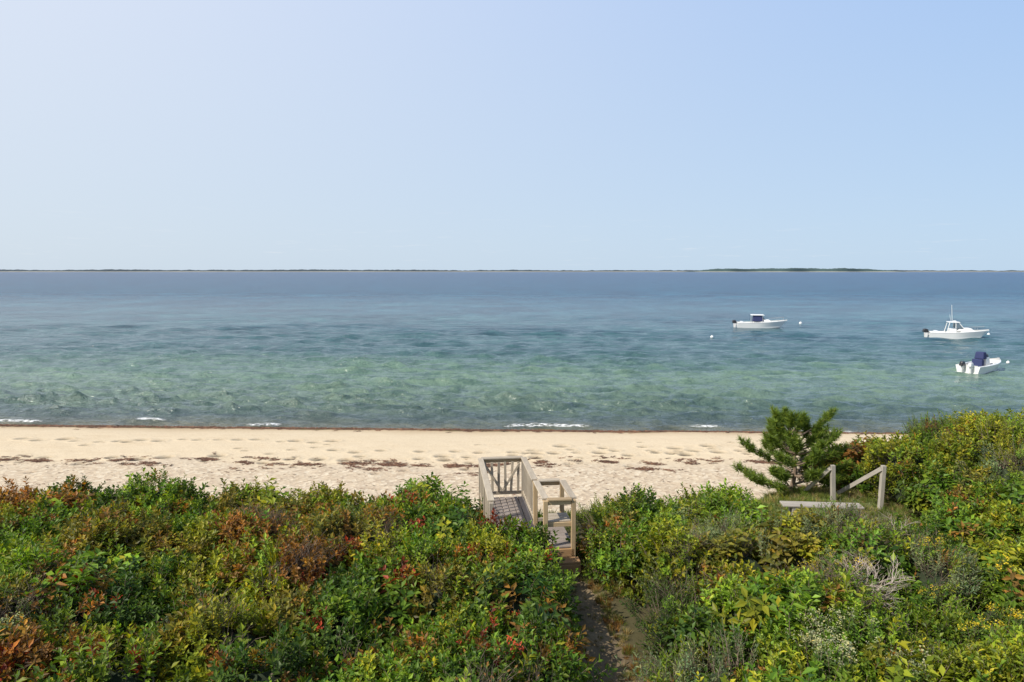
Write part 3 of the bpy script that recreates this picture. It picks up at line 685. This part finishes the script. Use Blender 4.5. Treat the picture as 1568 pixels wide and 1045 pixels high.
def pipe(parent,a,b,r=.022,mat=None):
    vs,fs=[],[]; a=Vector(a);b=Vector(b); d=(b-a).normalized(); p_=d.orthogonal().normalized(); q=d.cross(p_)
    for c in(a,b):
        for k in range(6): an=k*1.047; vs.append(c+(p_*math.cos(an)+q*math.sin(an))*r)
    for k in range(6): fs.append((k,(k+1)%6,6+(k+1)%6,6+k))
    return meshobj('tube',vs,fs,(mat or M_steel,),parent)
def heading(az): return math.pi/2-math.radians(az)
b1=empty('motorboat',(35.3,96.6,.02),heading(103))
hull(b1,6.5,2.4,.66,1.05,.04,.62)
frust('cabin',b1,-.2,1.6,1.45,.75,.2,1.0,1.25,1.15,M_hull,.1)
frust('console',b1,-.9,.3,1.1,.32,-.8,.1,1.0,1.2,M_hull,.06)
frust('canvas_enclosure',b1,-1.15,.40,1.4,.85,-1.0,-.05,1.3,1.68,M_navy,.05)
frust('windshield',b1,.37,.57,1.3,1.12,.0,.08,1.25,1.66,M_glass,.02)
frust('hardtop',b1,-1.4,.4,1.65,1.72,-1.35,.3,1.6,1.83,M_hull,.04)
for x,y in((-1.3,.74),(-1.3,-.74),(.15,.74),(.15,-.74)): pipe(b1,(x,y,.6),(x,y,1.72),.03)
outboard(b1,-3.25,.34,M_blk,1.0); outboard(b1,-3.25,-.34,M_blk,1.0)
frust('stern_seat',b1,-2.8,-2.4,1.5,.33,-2.8,-2.4,1.5,.82,M_hull,.04)
for s_ in(-1,1): 
    pts=[(1.2,s_*.9,1.25),(2.2,s_*.62,1.36),(3.0,s_*.2,1.45)]
    for i in range(2): pipe(b1,pts[i],pts[i+1],.016)
    for q in pts: pipe(b1,(q[0],q[1],.9),q,.014)
b2=empty('motorboat',(53.3,81.4,.02),heading(112))
hull(b2,5.9,2.3,.64,1.02,.04,.5)
frust('cabin_trunk',b2,-.2,1.8,1.55,.8,.1,1.3,1.2,1.22,M_hull,.12)
frust('helm',b2,-.9,-.1,1.4,.32,-.9,-.2,1.4,1.1,M_hull,.06)
frust('windshield',b2,-.25,.5,1.45,1.16,-.3,.0,1.25,1.75,M_glass,.03)
for s_ in(-1,1):
    pipe(b2,(.52,s_*.70,1.16),(.0,s_*.6,1.84),.04,M_hull); pipe(b2,(-.3,s_*.72,1.16),(-.3,s_*.62,1.84),.04,M_hull)
    pipe(b2,(-1.2,s_*.85,.6),(-.95,s_*.68,1.86),.04,M_hull)
    for a_,b_ in(((1.0,s_*.85,1.25),(1.9,s_*.58,1.34)),((1.9,s_*.58,1.34),(2.7,s_*.15,1.42))): pipe(b2,a_,b_,.016); pipe(b2,(a_[0],a_[1],.88),a_,.014)
frust('hardtop',b2,-1.1,.15,1.5,1.85,-1.05,.08,1.4,1.93,M_hull,.035)
pipe(b2,(-.5,.5,1.9),(-.65,.5,3.9),.022,M_hull); pipe(b2,(-.8,-.5,1.9),(-1.0,-.55,2.8),.014,M_hull)
frust('radar',b2,-.55,-.15,.36,1.94,-.5,-.2,.3,2.05,M_hull,.05)
frust('stern_seat',b2,-2.4,-2.0,1.5,.33,-2.4,-2.0,1.5,.80,M_hull,.04)
outboard(b2,-2.95,.32,M_blk,1.0); outboard(b2,-2.95,-.32,M_blk,1.0)
b3=empty('motorboat',(38.0,54.6,.02),heading(60))
hull(b3,4.6,1.9,.52,.80,.04,.8)
frust('console',b3,-.3,.45,.75,.32,-.25,.25,.65,1.1,M_hull,.06)
frust('console_windscreen',b3,.05,.28,.62,1.11,-.02,.08,.56,1.36,M_glass,.02)
frust('canvas_cover',b3,-.75,-.15,.72,.95,-.65,-.2,.6,1.52,M_navy,.08)
frust('leaning_post',b3,-1.0,-.62,.8,.32,-.98,-.66,.75,.95,M_navy,.05)
frust('bow_seat',b3,.9,1.5,.85,.33,.9,1.4,.75,.6,M_hull,.05)
outboard(b3,-2.3,.26,M_blk,.9); outboard(b3,-2.3,-.36,M_grycowl,.85)
def buoy(x,y,r):
    vs,fs=[],[]; nu=14
    prof=[(0,-.9),(.55,-.8),(.9,-.4),(1,0),(.93,.42),(.62,.8),(.2,.98),(.16,1.25),(0,1.3)]
    for a_,z in prof:
        for k in range(nu): an=6.2832*k/nu; vs.append((a_*r*math.cos(an),a_*r*math.sin(an),z*r))
    for i in range(len(prof)-1):
        for k in range(nu): fs.append((i*nu+k,i*nu+(k+1)%nu,(i+1)*nu+(k+1)%nu,(i+1)*nu+k))
    o=meshobj('mooring_buoy',vs,fs,(M_hull,),None,True); o.location=(x,y,r*.25)
for b_ in((24.1,81.9,.2),(43.9,103.6,.22),(59.8,85.3,.18),(43.3,59.1,.14)): buoy(*b_)
print('MOUNDS',len(mounds),'clumps',sum(len(sets[k][0]) for k in sets))
